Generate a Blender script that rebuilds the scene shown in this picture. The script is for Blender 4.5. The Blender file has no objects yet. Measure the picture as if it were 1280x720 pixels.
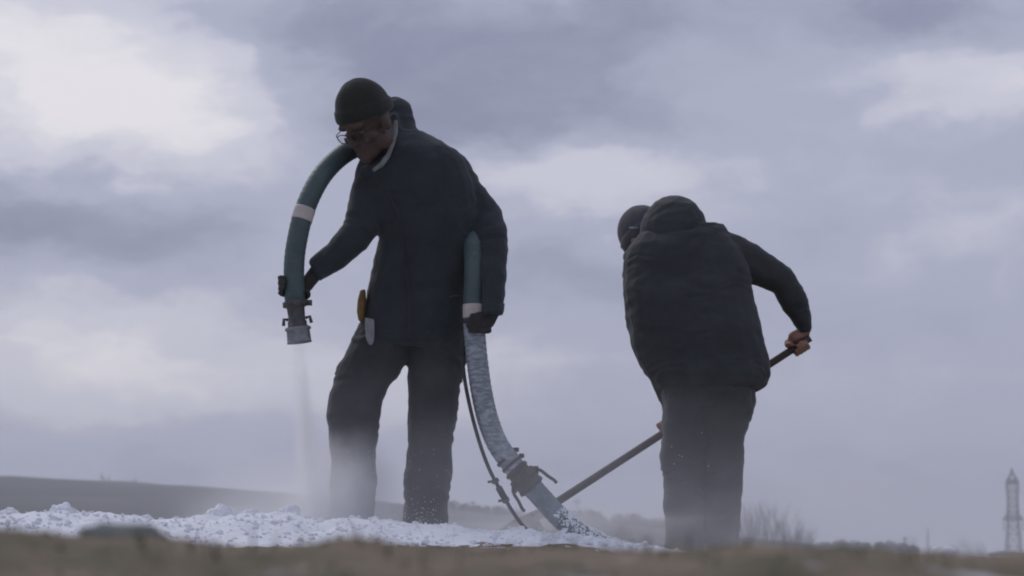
import bpy, bmesh, math, random
import numpy as np
from mathutils import Vector, Matrix, noise

# ------------------------------------------------------------------ camera, sky, sun, exposure
SC = bpy.context.scene
COL = SC.collection
F = 2970.0                     # focal length in pixels of the 1280 wide frame
CZ = 0.30                      # camera height
PITCH = math.atan(337 / F)     # horizon at row 697
cam_d = bpy.data.cameras.new('camera')
cam = bpy.data.objects.new('camera', cam_d)
COL.objects.link(cam)
cam.location = (0, 0, CZ)
cam.rotation_euler = (math.pi / 2 + PITCH, 0, 0)
cam_d.sensor_width = 36
cam_d.lens = F / 1280 * 36
cam_d.clip_start = 0.05
cam_d.clip_end = 9000
cam_d.dof.use_dof = True
cam_d.dof.focus_distance = 9.0
cam_d.dof.aperture_fstop = 6.0
SC.camera = cam

CP, SP = math.cos(PITCH), math.sin(PITCH)
def direction(px, py):
    u, v = (px - 640) / F, (360 - py) / F
    return Vector((u, CP - v * SP, SP + v * CP))
def P(px, py, Y):
    d = direction(px, py)
    return Vector((0, 0, CZ)) + d * (Y / d.y)

SUN_EL, SUN_AZ = math.radians(42), math.radians(-35)     # behind the men, a little to the left
W = bpy.data.worlds.new('World')
SC.world = W
W.use_nodes = True
nt = W.node_tree
nt.nodes.clear()
N = nt.nodes.new
def L(a, b): nt.links.new(a, b)
def wmath(op, a, b=None, c=None):
    n = N('ShaderNodeMath'); n.operation = op
    for i, v in enumerate((a, b, c)):
        if v is None: continue
        if isinstance(v, (int, float)): n.inputs[i].default_value = v
        else: L(v, n.inputs[i])
    return n.outputs[0]
def wvec(op, a, b=None):
    n = N('ShaderNodeVectorMath'); n.operation = op
    for i, v in enumerate((a, b)):
        if v is None: continue
        if isinstance(v, (tuple, Vector)): n.inputs[i].default_value = tuple(v)
        else: L(v, n.inputs[i])
    return n.outputs['Value'] if op == 'LENGTH' else n.outputs['Vector']
tc = N('ShaderNodeTexCoord')
D0 = tc.outputs['Generated']
def wnoise(vec, scale, detail, rough):
    n = N('ShaderNodeTexNoise'); n.inputs['Scale'].default_value = scale
    n.inputs['Detail'].default_value = detail; n.inputs['Roughness'].default_value = rough
    L(vec, n.inputs['Vector']); return n
stretch = wvec('MULTIPLY', D0, (1.0, 1.0, 2.1))
warp_a = wvec('SUBTRACT', wnoise(stretch, 13, 5, .6).outputs['Color'], (.5, .5, .5))
warp_b = wvec('SUBTRACT', wnoise(stretch, 34, 4, .6).outputs['Color'], (.5, .5, .5))
D = wvec('ADD', D0, wvec('MULTIPLY', warp_a, (.10, .0, .045)))
D = wvec('ADD', D, wvec('MULTIPLY', warp_b, (.018, .0, .012)))
fb = wnoise(wvec('MULTIPLY', D, (1, 1, 2.4)), 11, 9, .58).outputs['Fac']
fb2 = wnoise(wvec('MULTIPLY', D, (1, 1, 2.0)), 30, 7, .6).outputs['Fac']
cover = wmath('ADD', wmath('MULTIPLY', wmath('SUBTRACT', fb, .5), .55),
              wmath('MULTIPLY', wmath('SUBTRACT', fb2, .5), .20))
CLOUDS = [  # centre pixel, half size in pixels, brightness
    (30, 60, 200, 100, .36), (250, 125, 170, 70, .34), (110, 190, 190, 45, .16),
    (90, 455, 200, 50, .30), (300, 470, 170, 50, .22), (690, 225, 120, 42, .30), (150, 385, 240, 40, .10),
    (1210, 105, 120, 42, .32), (1010, 190, 150, 50, .07), (610, 470, 130, 50, .16),
    (900, 120, 120, 40, .04), (930, 470, 160, 60, .08), (1180, 260, 150, 50, .03),
    (520, 90, 260, 75, -.32), (330, 20, 160, 40, -.16), (720, 20, 220, 45, -.10),
    (1130, 5, 220, 38, -.26), (170, 275, 240, 45, -.26), (10, 265, 120, 40, -.10),
    (720, 345, 170, 48, -.20), (1100, 395, 220, 40, -.12), (560, 160, 180, 45, -.16),
    (250, 585, 300, 50, -.14), (1010, 600, 360, 80, -.16), (820, 160, 90, 50, -.08)]
for (px, py, sx, sy, a) in CLOUDS:
    d = direction(px, py)
    n = d.length; d = d / n
    q = wvec('MULTIPLY', wvec('SUBTRACT', D, d), (F / sx, 2.0, F / sy))
    r = wvec('LENGTH', q)
    g = wmath('POWER', math.e, wmath('MULTIPLY', wmath('MULTIPLY', r, r), -.8))
    cover = wmath('MULTIPLY_ADD', g, a, cover)
cover = wmath('ADD', cover, .47)
ramp = N('ShaderNodeValToRGB')
L(cover, ramp.inputs['Fac'])
cr = ramp.color_ramp
cr.interpolation = 'EASE'
cr.elements[0].position = 0.10; cr.elements[0].color = (.228, .250, .375, 1)
cr.elements[1].position = 1.0; cr.elements[1].color = (.87, .845, .885, 1)
e = cr.elements.new(.45); e.color = (.418, .438, .580, 1)
e = cr.elements.new(.70); e.color = (.62, .625, .735, 1)
sky = N('ShaderNodeTexSky')
sky.sky_type = 'NISHITA'
sky.sun_disc = False
sky.sun_elevation = SUN_EL
sky.sun_rotation = SUN_AZ
sky.air_density = 1.5
sky.dust_density = 2.0
skb = N('ShaderNodeMix'); skb.data_type = 'RGBA'
skm = N('ShaderNodeVectorMath'); skm.operation = 'SCALE'; skm.inputs['Scale'].default_value = .06
L(sky.outputs['Color'], skm.inputs[0])
skb.inputs['Factor'].default_value = .93            # closed cloud, a little of the blue above comes through
L(skm.outputs['Vector'], skb.inputs['A']); L(ramp.outputs['Color'], skb.inputs['B'])
bg = N('ShaderNodeBackground'); bg.inputs['Strength'].default_value = 1.0
wo = N('ShaderNodeOutputWorld')
L(skb.outputs['Result'], bg.inputs['Color']); L(bg.outputs[0], wo.inputs['Surface'])

sun_d = bpy.data.lights.new('sun', 'SUN')
sun_d.energy = 1.0
sun_d.angle = math.radians(25)
sun_d.color = (1.0, .97, .93)
sun = bpy.data.objects.new('sun', sun_d)
COL.objects.link(sun)
sd = Vector((math.sin(SUN_AZ) * math.cos(SUN_EL), math.cos(SUN_AZ) * math.cos(SUN_EL), math.sin(SUN_EL)))
sun.rotation_euler = (-sd).to_track_quat('-Z', 'Y').to_euler()
sun.location = sd * 50

SC.view_settings.view_transform = 'Standard'
SC.view_settings.look = 'None'
SC.view_settings.gamma = 1
SC.view_settings.exposure = 0.0
SC.render.engine = 'CYCLES'
SC.cycles.use_denoising = True
SC.cycles.max_bounces = 8
SC.cycles.volume_bounces = 4
SC.cycles.transparent_max_bounces = 16
SC.cycles.filter_width = 2.0

# ------------------------------------------------------------------ helpers
rnd = random.Random(7)
def sm(x, a, b):
    t = min(1, max(0, (x - a) / (b - a))); return t * t * (3 - 2 * t)
def interp(x, pts):
    return float(np.interp(x, [p[0] for p in pts], [p[1] for p in pts]))
def fbm(v, o=4): return noise.fractal(v, 1.0, 2.0, o)

def tag(o, label=None, cat=None, group=None, kind=None):
    if label: o['label'] = label
    if cat: o['category'] = cat
    if group: o['group'] = group
    if kind: o['kind'] = kind
    return o
def empty(name, loc):
    o = bpy.data.objects.new(name, None); COL.objects.link(o); o.location = loc
    o.empty_display_size = .1
    return o
def world_loc(o):
    return o.location.copy() if o.parent is None else o.location + world_loc(o.parent)

class MB:
    """collects shapes in world coordinates"""
    def __init__(s): s.v = []; s.f = []
    def add(s, vs, fs):
        k = len(s.v); s.v += [Vector(v) for v in vs]; s.f += [tuple(i + k for i in f) for f in fs]
    def rings(s, rings, caps=True):
        n = len(rings[0]); vs = [p for r in rings for p in r]; fs = []
        for i in range(len(rings) - 1):
            for j in range(n):
                fs.append((i * n + j, i * n + (j + 1) % n, (i + 1) * n + (j + 1) % n, (i + 1) * n + j))
        if caps:
            fs.append(tuple(reversed(range(n)))); fs.append(tuple(range((len(rings) - 1) * n, len(rings) * n)))
        s.add(vs, fs)
    def tube(s, pts, rad, n=12, caps=True):
        pts = [Vector(p) for p in pts]
        if not hasattr(rad, '__len__'): rad = [rad] * len(pts)
        R = []; ref = None
        for i, p in enumerate(pts):
            t = (pts[min(i + 1, len(pts) - 1)] - pts[max(i - 1, 0)]).normalized()
            if ref is None: ref = Vector((0, 0, 1)) if abs(t.z) < .8 else Vector((0, 1, 0))
            a = (ref - t * ref.dot(t)).normalized(); ref = a
            b = t.cross(a)
            R.append([p + (a * math.cos(k * 2 * math.pi / n) + b * math.sin(k * 2 * math.pi / n)) * rad[i] for k in range(n)])
        s.rings(R, caps)
    def ball(s, c, r, M=None, seg=14, rg=9):
        c = Vector(c)
        if not hasattr(r, '__len__'): r = (r, r, r)
        R = []
        for i in range(rg + 1):
            th = math.pi * (0.02 + .96 * i / rg)
            ring = []
            for k in range(seg):
                ph = 2 * math.pi * k / seg
                v = Vector((r[0] * math.sin(th) * math.cos(ph), r[1] * math.sin(th) * math.sin(ph), r[2] * math.cos(th)))
                ring.append(c + (M @ v if M else v))
            R.append(ring)
        s.rings([list(reversed(q)) for q in R])
    def chain(s, pts, rad):
        """sphere-swept limb"""
        s.tube(pts, rad, 12)
        rr = rad if hasattr(rad, '__len__') else [rad] * len(pts)
        for p, r in zip(pts, rr): s.ball(p, r, seg=12, rg=7)
    def box(s, c, h, M=None):
        c = Vector(c); vs = []
        for x in (-1, 1):
            for y in (-1, 1):
                for z in (-1, 1):
                    v = Vector((x * h[0], y * h[1], z * h[2])); vs.append(c + (M @ v if M else v))
        s.add(vs, [(0, 1, 3, 2), (4, 6, 7, 5), (0, 4, 5, 1), (2, 3, 7, 6), (0, 2, 6, 4), (1, 5, 7, 3)])
    def bar(s, a, b, w):
        s.tube([a, b], w, 4)
    def outline(s, secs, Y0, n=20, grow=1.0, e=.85):
        """loft between outline points of the photograph, at the depth of the thing (Y0 + dc), half depth dh"""
        R = []
        for (lx, ly, rx, ry, dc, dh) in secs:
            a = P(lx, ly, Y0 + dc); b = P(rx, ry, Y0 + dc)
            c = (a + b) / 2; h = (b - a) / 2 * grow
            ring = []
            for k in range(n):
                t = 2 * math.pi * k / n
                ct, st = math.cos(t), math.sin(t)
                ring.append(c + h * math.copysign(abs(ct) ** e, ct) + Vector((0, dh * grow, 0)) * math.copysign(abs(st) ** e, st))
            R.append(ring)
        s.rings(R)
    def rows(s, rows, Y0, **k):
        s.outline([(xl, y, xr, y, dc, dh) for (y, xl, xr, dc, dh) in rows], Y0, **k)
    def mesh(s, name, org=Vector((0, 0, 0))):
        m = bpy.data.meshes.new(name)
        m.from_pydata([v - org for v in s.v], [], s.f)
        bm = bmesh.new(); bm.from_mesh(m)
        bmesh.ops.recalc_face_normals(bm, faces=bm.faces)
        bm.to_mesh(m); bm.free()
        return m
    def build(s, name, mat, parent=None, origin=None, smooth=True):
        org = Vector(origin) if origin is not None else (world_loc(parent) if parent else Vector((0, 0, 0)))
        m = s.mesh(name, org)
        return finish(m, name, mat, parent, org, smooth)
    def fused(s, name, mat, parent=None, origin=None, voxel=.008, it=6, disp=None):
        """one continuous skin over all the shapes"""
        org = Vector(origin) if origin is not None else (world_loc(parent) if parent else Vector((0, 0, 0)))
        m = s.mesh(name, org)
        t = bpy.data.objects.new('tmp', m); COL.objects.link(t)
        r = t.modifiers.new('r', 'REMESH'); r.mode = 'VOXEL'; r.voxel_size = voxel
        q = t.modifiers.new('s', 'SMOOTH'); q.factor = .5; q.iterations = it
        dg = bpy.context.evaluated_depsgraph_get()
        m2 = bpy.data.meshes.new_from_object(t.evaluated_get(dg))
        bpy.data.objects.remove(t); bpy.data.meshes.remove(m)
        m2.name = name
        if disp:
            nn = [v.normal.copy() for v in m2.vertices]
            for v, nv in zip(m2.vertices, nn): v.co += nv * disp(v.co + org)
        return finish(m2, name, mat, parent, org, True)
def finish(m, name, mat, parent, org, smooth):
    m.materials.clear()
    m.materials.append(mat)
    if smooth: m.polygons.foreach_set('use_smooth', [True] * len(m.polygons))
    o = bpy.data.objects.new(name, m); COL.objects.link(o)
    if parent: o.parent = parent; o.location = org - world_loc(parent)
    else: o.location = org
    return o

def material(name, c1, c2=None, scale=8, rough=.9, bump=0.0, bscale=60, c3=None, scale3=2.0, metal=0, spec=.3, lo=.35, hi=.65, stretch=(1, 1, 1), lo3=.55, hi3=.68, bdist=.01, sheen=0):
    m = bpy.data.materials.new(name); m.use_nodes = True
    t = m.node_tree; p = t.nodes['Principled BSDF']
    p.inputs['Roughness'].default_value = rough; p.inputs['Metallic'].default_value = metal
    p.inputs['Specular IOR Level'].default_value = spec
    p.inputs['Sheen Weight'].default_value = sheen
    tc = t.nodes.new('ShaderNodeTexCoord'); mp = t.nodes.new('ShaderNodeMapping'); mp.inputs['Scale'].default_value = stretch
    t.links.new(tc.outputs['Object'], mp.inputs['Vector'])
    def nz(sc, det=6):
        n = t.nodes.new('ShaderNodeTexNoise'); n.inputs['Scale'].default_value = sc; n.inputs['Detail'].default_value = det
        n.inputs['Roughness'].default_value = .62
        t.links.new(mp.outputs[0], n.inputs['Vector']); return n.outputs['Fac']
    def rmp(f, a, b):
        r = t.nodes.new('ShaderNodeMapRange'); r.interpolation_type = 'SMOOTHSTEP'
        r.inputs['From Min'].default_value = a; r.inputs['From Max'].default_value = b
        t.links.new(f, r.inputs['Value']); return r.outputs[0]
    def mix(f, a, b):
        x = t.nodes.new('ShaderNodeMix'); x.data_type = 'RGBA'
        t.links.new(f, x.inputs['Factor'])
        for s_, v in (('A', a), ('B', b)):
            if isinstance(v, tuple): x.inputs[s_].default_value = v + (1,)
            else: t.links.new(v, x.inputs[s_])
        return x.outputs['Result']
    col = mix(rmp(nz(scale), lo, hi), c1, c2 or tuple(x * .7 for x in c1))
    if c3: col = mix(rmp(nz(scale3), lo3, hi3), col, c3)
    t.links.new(col, p.inputs['Base Color'])
    if bump:
        b = t.nodes.new('ShaderNodeBump'); b.inputs['Strength'].default_value = bump; b.inputs['Distance'].default_value = bdist
        t.links.new(nz(bscale, 8), b.inputs['Height']); t.links.new(b.outputs[0], p.inputs['Normal'])
    return m

M = {}
M['soil'] = material('soil', (.235, .185, .130), (.120, .110, .070), 8, .95, .8, 40, (.55, .50, .51), 6.5, lo3=.58, hi3=.70)
M['snow'] = material('snow', (.86, .87, .90), (.80, .82, .87), 9, .75, .7, 55, (.42, .41, .42), 33, lo3=.70, hi3=.80, bdist=.012)
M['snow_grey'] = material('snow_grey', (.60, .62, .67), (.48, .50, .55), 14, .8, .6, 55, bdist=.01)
M['hill'] = material('hill', (.034, .038, .036), (.062, .060, .056), .03, 1, 0, c3=(.105, .10, .10), scale3=.012)
M['wood'] = material('far_foliage', (.030, .036, .028), (.055, .055, .042), .6, 1)
M['bark'] = material('bark', (.10, .085, .075), (.06, .05, .045), 6, .95)
M['steel_far'] = material('galvanised_steel', (.055, .058, .065), (.075, .078, .085), .5, .6, metal=.3)
M['jacket'] = material('navy_jacket', (.033, .041, .045), (.024, .030, .033), 7, .85, .35, 90, sheen=.12, bdist=.004)
M['trousers'] = material('charcoal_trousers', (.044, .047, .049), (.032, .034, .036), 6, .9, .35, 80, sheen=.12, bdist=.004)
M['jacket_b'] = material('black_jacket', (.041, .045, .048), (.031, .034, .037), 6, .85, .35, 80, sheen=.1, bdist=.004)
M['trousers_b'] = material('grey_trousers', (.046, .049, .051), (.034, .036, .039), 6, .9, .35, 80, sheen=.12, bdist=.004)
M['beanie'] = material('green_black_knit', (.026, .029, .022), (.019, .021, .016), 12, .95, .6, 160, stretch=(1, 1, .3), sheen=.15, bdist=.003)
M['beanie_b'] = material('grey_knit', (.085, .088, .096), (.06, .062, .068), 12, .95, .6, 160, stretch=(1, 1, .3), sheen=.15, bdist=.003)
M['skin'] = material('skin', (.085, .050, .039), (.065, .038, .030), 14, .55, .15, 120, spec=.4, bdist=.002)
M['skin_hand'] = material('cold_hand_skin', (.33, .185, .125), (.27, .14, .10), 18, .55, .2, 120, spec=.4, bdist=.002)
M['glove'] = material('dark_glove', (.050, .046, .042), (.036, .034, .032), 16, .85, .4, 120, bdist=.003)
M['fleece'] = material('pale_fleece', (.24, .25, .24), (.17, .18, .17), 40, .95, .7, 130, bdist=.004)
M['boot'] = material('boot_rubber', (.03, .03, .03), (.05, .05, .05), 12, .6)
M['hose'] = material('teal_hose', (.070, .108, .106), (.054, .082, .082), 9, .5, .25, 120, (.14, .20, .21), 26, spec=.45, lo3=.62, hi3=.8)
M['hose_icy'] = material('iced_hose', (.185, .215, .235), (.44, .46, .51), 34, .55, .6, 90, (.05, .17, .13), 4.6, lo=.38, hi=.72, stretch=(1, 1, 3.0), lo3=.60, hi3=.68, spec=.5, bdist=.006)
M['hose_wet'] = material('frosted_hose', (.085, .115, .125), (.17, .20, .225), 30, .5, .4, 110, (.50, .52, .56), 24, lo3=.64, hi3=.74, spec=.5)
M['tape'] = material('pale_tape', (.56, .50, .46), (.48, .42, .39), 20, .6)
M['brass'] = material('muddy_brass', (.125, .095, .066), (.070, .058, .050), 34, .6, .5, 90, metal=.25)
M['metal'] = material('dull_metal', (.115, .112, .112), (.075, .073, .072), 30, .5, .3, 90, metal=.4)
M['alu'] = material('frosted_aluminium', (.27, .275, .30), (.17, .175, .19), 30, .5, .2, 90, metal=.3)
M['cable'] = material('black_rubber', (.028, .028, .032), (.05, .05, .055), 40, .7)
M['shaft'] = material('dark_wood_shaft', (.085, .060, .048), (.055, .042, .036), 18, .6, .2, 90, stretch=(1, 1, 1))
M['blade'] = material('worn_steel_blade', (.24, .235, .24), (.15, .145, .145), 14, .5, .3, 60, (.7, .71, .74), 9, metal=.3, lo3=.54, hi3=.66)
M['yellow'] = material('mustard_fabric', (.20, .125, .038), (.14, .085, .03), 30, .8)
M['pale_cloth'] = material('pale_cloth', (.27, .27, .27), (.21, .21, .215), 25, .9)
M['frame'] = material('spectacle_frame', (.02, .02, .022), (.03, .03, .032), 10, .3)
M['eye'] = material('eye_white', (.12, .10, .09), (.09, .08, .07), 30, .3)
M['moss'] = material('moss', (.15, .18, .165), (.22, .23, .21), 24, .95, .8, 70)
M['grass'] = material('dry_grass', (.13, .105, .060), (.07, .07, .035), 5, .9)
gl = bpy.data.materials.new('lens_glass'); gl.use_nodes = True
p_ = gl.node_tree.nodes['Principled BSDF']
p_.inputs['Transmission Weight'].default_value = 1; p_.inputs['Roughness'].default_value = .02; p_.inputs['IOR'].default_value = 1.05
M['glass'] = gl

# ------------------------------------------------------------------ ground
BANK = [(-400, 664), (0, 668), (60, 674), (130, 678), (210, 677), (260, 684), (330, 690), (395, 684), (425, 678), (465, 677), (500, 687), (600, 691),
        (700, 689), (840, 691), (900, 688), (950, 683), (1000, 684), (1060, 688), (1150, 691), (1280, 694), (1700, 694)]
def bank_z(x, Y=2.1):
    px = 640 + x / Y * F
    return CZ + (697 - interp(px, BANK)) / F * Y
def ground_z(x, y):
    n = .018 * fbm(Vector((x * 1.3, y * 1.3, 3.1)), 4)
    left = 1 - sm(x, .05, .85)                     # the plateau under the left man
    plateau = .262 + .108 * left
    crest = bank_z(x)
    if y <= 2.1:
        z = crest - (crest + .05) * (1 - sm(y, .0, 2.6) / sm(2.1, .0, 2.6))
    else:
        w = sm(y, 2.1, 4.0); z = crest * (1 - w) + (plateau - .10) * w
        w = sm(y, 6.2, 8.6); z = z * (1 - w) + plateau * w
    far = sm(y, 11.0, 45.0); z = z * (1 - far) + (-.75) * far
    side = sm(abs(x), 6, 30); z = z * (1 - side) + (-.3 if y < 11 else -.75) * side
    lump = (.010 * fbm(Vector((x * 9, y * 9, .3)), 4) + .004 * noise.noise(Vector((x * 30, y * 30, 7)))) * (.9 if y < 3 else 1)
    near = 1 - sm(y, 12, 25)
    return z + (n * .35 + lump) * near - (0 if y < 60 else 0)
ys = list(np.linspace(-40, -2, 8)) + list(np.linspace(-1, 1.4, 20)) + list(np.arange(1.42, 3.6, .02)) + list(np.arange(3.65, 12, .09)) + list(np.geomspace(12.2, 2500, 50))
half = list(np.arange(0, 2.6, .03)) + list(np.geomspace(2.65, 2500, 46))
xs = [-v for v in reversed(half[1:])] + half
g = MB()
vs = [(x, y, ground_z(x, y)) for y in ys for x in xs]
nx = len(xs)
g.add(vs, [(j * nx + i, j * nx + i + 1, (j + 1) * nx + i + 1, (j + 1) * nx + i) for j in range(len(ys) - 1) for i in range(nx - 1)])
ground = g.build('ground', M['soil'])
tag(ground, 'brown trampled earth field with patches of old snow', kind='structure')

# low hill behind, falling from left to right
CREST = [(-3500, 640), (-1500, 600), (-500, 592), (0, 599), (60, 600), (110, 605), (200, 608), (300, 614), (400, 622), (500, 632), (600, 642), (650, 649), (740, 655),
         (830, 664), (900, 676), (1000, 690), (1100, 699), (1300, 704)]
HY = 900.0
h = MB(); R = []
us = np.linspace(-3500, 1250, 190)
for t in np.linspace(0, 1, 24):
    row = []
    for u in us:
        Y = 330 + (HY - 330) * min(t * 1.25, 1) + max(0, t - .8) * 2500
        top = CZ + (697 - interp(u, CREST)) / F * HY
        x = (u - 640) / F * HY
        prof = sm(t, 0, .8) if t <= .8 else 1 - .55 * sm(t, .8, 1.0)
        z = -1.2 + (top + 1.2) * prof + (1.1 * noise.noise(Vector((x * .02, Y * .02, 0))) + .35 * noise.noise(Vector((x * .11, Y * .1, 5)))) * sm(t, .15, .5)
        row.append((x, Y, z))
    R.append(row)
vs = [p for r in R for p in r]; nu = len(us)
h.add(vs, [(j * nu + i, j * nu + i + 1, (j + 1) * nu + i + 1, (j + 1) * nu + i) for j in range(23) for i in range(nu - 1)])
hill = h.build('hill', M['hill'])
tag(hill, 'long low dark hill fading into haze on the left', kind='structure')

# ------------------------------------------------------------------ snow heap
SNOW = [(-300, 645), (0, 643), (50, 645), (100, 643), (150, 646), (200, 653), (240, 650), (280, 645), (370, 645), (400, 652), (470, 651), (520, 656), (560, 660), (600, 665),
        (650, 662), (690, 668), (740, 674), (790, 681), (850, 690), (900, 698), (1200, 700)]
SY = 8.5
def snow_z(x, y):
    Yc = SY + .12 * noise.noise(Vector((x * 1.1, 0, 4)))
    px = 640 + x / SY * F
    top = CZ + (697 - interp(px, SNOW)) / F * SY
    base = ground_z(x, y)
    fr = sm(y, Yc - 1.25, Yc - .05)
    bk = 1 - sm(y, Yc + .15, Yc + 1.6)
    prof = fr if y < Yc else bk
    hgt = max(0, top - base)
    v = Vector((x * 7, y * 7, 1.2))
    rough = .016 * fbm(v, 5) + .020 * (.4 - noise.voronoi(Vector((x * 16, y * 16, .5)))[0][0]) + .010 * (.4 - noise.voronoi(Vector((x * 42, y * 42, 2.5)))[0][0])
    edge = sm(x, 1.05, .4) if False else 1 - sm(x, .35, .75)
    return base - .03 + (hgt + .03) * prof + rough * prof * (0.3 + .7 * edge)
xs2 = np.arange(-3.6, 1.0, .016); ys2 = np.arange(7.0, 10.3, .022)
s = MB()
s.add([(x, y, snow_z(x, y)) for y in ys2 for x in xs2],
      [(j * len(xs2) + i, j * len(xs2) + i + 1, (j + 1) * len(xs2) + i + 1, (j + 1) * len(xs2) + i) for j in range(len(ys2) - 1) for i in range(len(xs2) - 1)])
heap = s.build('snow_heap', M['snow'])
tag(heap, 'long ridge of churned white snow at the workers feet', 'snow', kind='stuff')

def lump_mesh(c, r, seed, mat, name, flat=.8):
    m = MB(); m.ball((0, 0, 0), 1, seg=36, rg=22)
    out = MB(); vs = []
    for v in m.v:
        q = v.normalized()
        k = 1 + .34 * fbm(q * 1.7 + Vector((seed * 3.7, 0, 0)), 5) + .12 * noise.noise(q * 5 + Vector((0, seed, 0))) + .06 * noise.noise(q * 11)
        vs.append(Vector(c) + Vector((q.x * r * k, q.y * r * k, q.z * r * k * flat)))
    out.add(vs, m.f)
    return out.build(name, mat, origin=c)
CLODS = [  # px, py, width px, depth, grey, label
    (12, 648, 24, 8.45, 0, 'rounded snow clod at the far left end of the ridge'),
    (46, 651, 20, 8.4, 0, 'second snow clod from the left end of the ridge'),
    (78, 647, 34, 8.5, 0, 'broad flat-topped snow clod on the ridge near the left edge'),
    (119, 653, 22, 8.4, 0, 'small snow clod left of the dark green clump'),
    (183, 650, 13, 8.5, 0, 'tiny snow clod standing above the dark green clump'),
    (276, 649, 32, 8.45, 0, 'large white snow clod right of the dark green clump'),
    (314, 647, 22, 8.5, 0, 'rounded white snow clod between two larger ones mid ridge'),
    (341, 649, 12, 8.5, 0, 'little snow clod just left of the angular block'),
    (361, 647, 28, 8.5, 0, 'angular snow block nearest to the powder cloud on the ridge'),
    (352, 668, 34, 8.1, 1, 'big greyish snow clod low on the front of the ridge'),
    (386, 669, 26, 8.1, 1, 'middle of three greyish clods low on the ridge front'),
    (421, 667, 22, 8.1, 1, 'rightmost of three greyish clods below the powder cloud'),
    (470, 656, 18, 8.45, 0, 'snow clod at the foot of the man with the hose')]
for i, (px, py, w, Y, gr, lab) in enumerate(CLODS):
    r = w / 2 / F * Y
    o = lump_mesh(P(px, py, Y), r * 1.16, i + 1, M['snow_grey'] if gr else M['snow'], 'snow_clod', .82)
    tag(o, lab, 'snow clod', 'snow clods lying on the ridge')

# crumbs of snow on the front of the ridge
m = MB()
for i in range(3200):
    x = rnd.uniform(-2.2, .6); y = rnd.uniform(7.1, 8.6)
    r = rnd.choice((.0025, .003, .003, .004, .004, .005, .006, .008, .011))
    c = Vector((x, y, snow_z(x, y) + r * .15)); k0 = len(m.v)
    m.ball(c, (r, r * rnd.uniform(.7, 1.1), r * rnd.uniform(.6, .9)), seg=8, rg=5)
    for q in m.v[k0:]: q += (q - c) * noise.noise(q * (.9 / r)) * .9
cr_ = m.build('snow_crumbs', M['snow']); tag(cr_, 'small crumbs of snow scattered along the ridge front', 'snow', kind='stuff')

# dark clump in front, left
o = None
m = MB(); base = P(152, 680, 2.3); m2 = MB(); m2.ball((0, 0, 0), 1, seg=30, rg=18)
vs = []
for v in m2.v:
    q = v.normalized(); k = 1 + .16 * fbm(q * 2.2 + Vector((9, 0, 0)), 4)
    e_ = .6
    vs.append(base + Vector((math.copysign(abs(q.x) ** e_, q.x) * .043 * k, q.y * .035 * k, math.copysign(abs(q.z) ** .7, q.z) * .019 * k)))
m.add(vs, m2.f)
clump = m.build('mossy_stone', M['moss'], origin=base)
tag(clump, 'dark green mossy stone lying out of focus before the snow, left', 'stone')

# dry grass and crumbs of earth on the near bank
m = MB()
for i in range(2600):
    x = rnd.uniform(-1.0, 1.0); y = rnd.uniform(1.5, 2.6)
    if noise.noise(Vector((x * 5, y * 5, 2))) < -.05: continue
    z = ground_z(x, y); hh = rnd.uniform(.005, .022) * (1.3 if noise.noise(Vector((x * 9, y * 4, 8))) > .15 else .6); a = rnd.uniform(0, 6.28); w = rnd.uniform(.0007, .0015)
    lean = Vector((math.cos(a), math.sin(a), 0)) * hh * rnd.uniform(.3, 1.2)
    s_ = Vector((-math.sin(a), math.cos(a), 0)) * w
    b = Vector((x, y, z - .003))
    m.add([b - s_, b + s_, b + lean * .5 + Vector((0, 0, hh * .7)) + s_ * .7, b + lean + Vector((0, 0, hh)), b + lean * .5 + Vector((0, 0, hh * .7)) - s_ * .7], [(0, 1, 2, 3, 4)])
gr_ = m.build('dry_grass', M['grass'], smooth=False); tag(gr_, 'short dry brown grass on the near bank', 'grass', kind='stuff')
m = MB()
for i in range(420):
    x = rnd.uniform(-.8, .8); y = rnd.uniform(1.6, 2.5); r = rnd.choice((.001, .0015, .002, .003))
    m.ball((x, y, ground_z(x, y) + r * .3), (r, r, r * .7), seg=7, rg=4)
eb = m.build('earth_crumbs', M['soil']); tag(eb, 'crumbs of brown earth scattered on the near bank', 'soil', kind='stuff')

# small bank of snow far out in the field on the right
m = MB(); c = P(1190, 694, 70.0); c.z = -.75
vs = []; m2 = MB(); m2.ball((0, 0, 0), 1, seg=40, rg=20)
for v in m2.v:
    q = v.normalized(); k = 1 + .22 * fbm(q * 2.5, 4)
    vs.append(c + Vector((q.x * 1.0 * k, q.y * .8 * k, q.z * 1.42 * k * (.9 - .15 * q.x))))
m.add(vs, m2.f)
o = m.build('snow_drift', M['snow'], origin=c); tag(o, 'low white snow drift out in the field near the pylon', 'snow drift')

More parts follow.
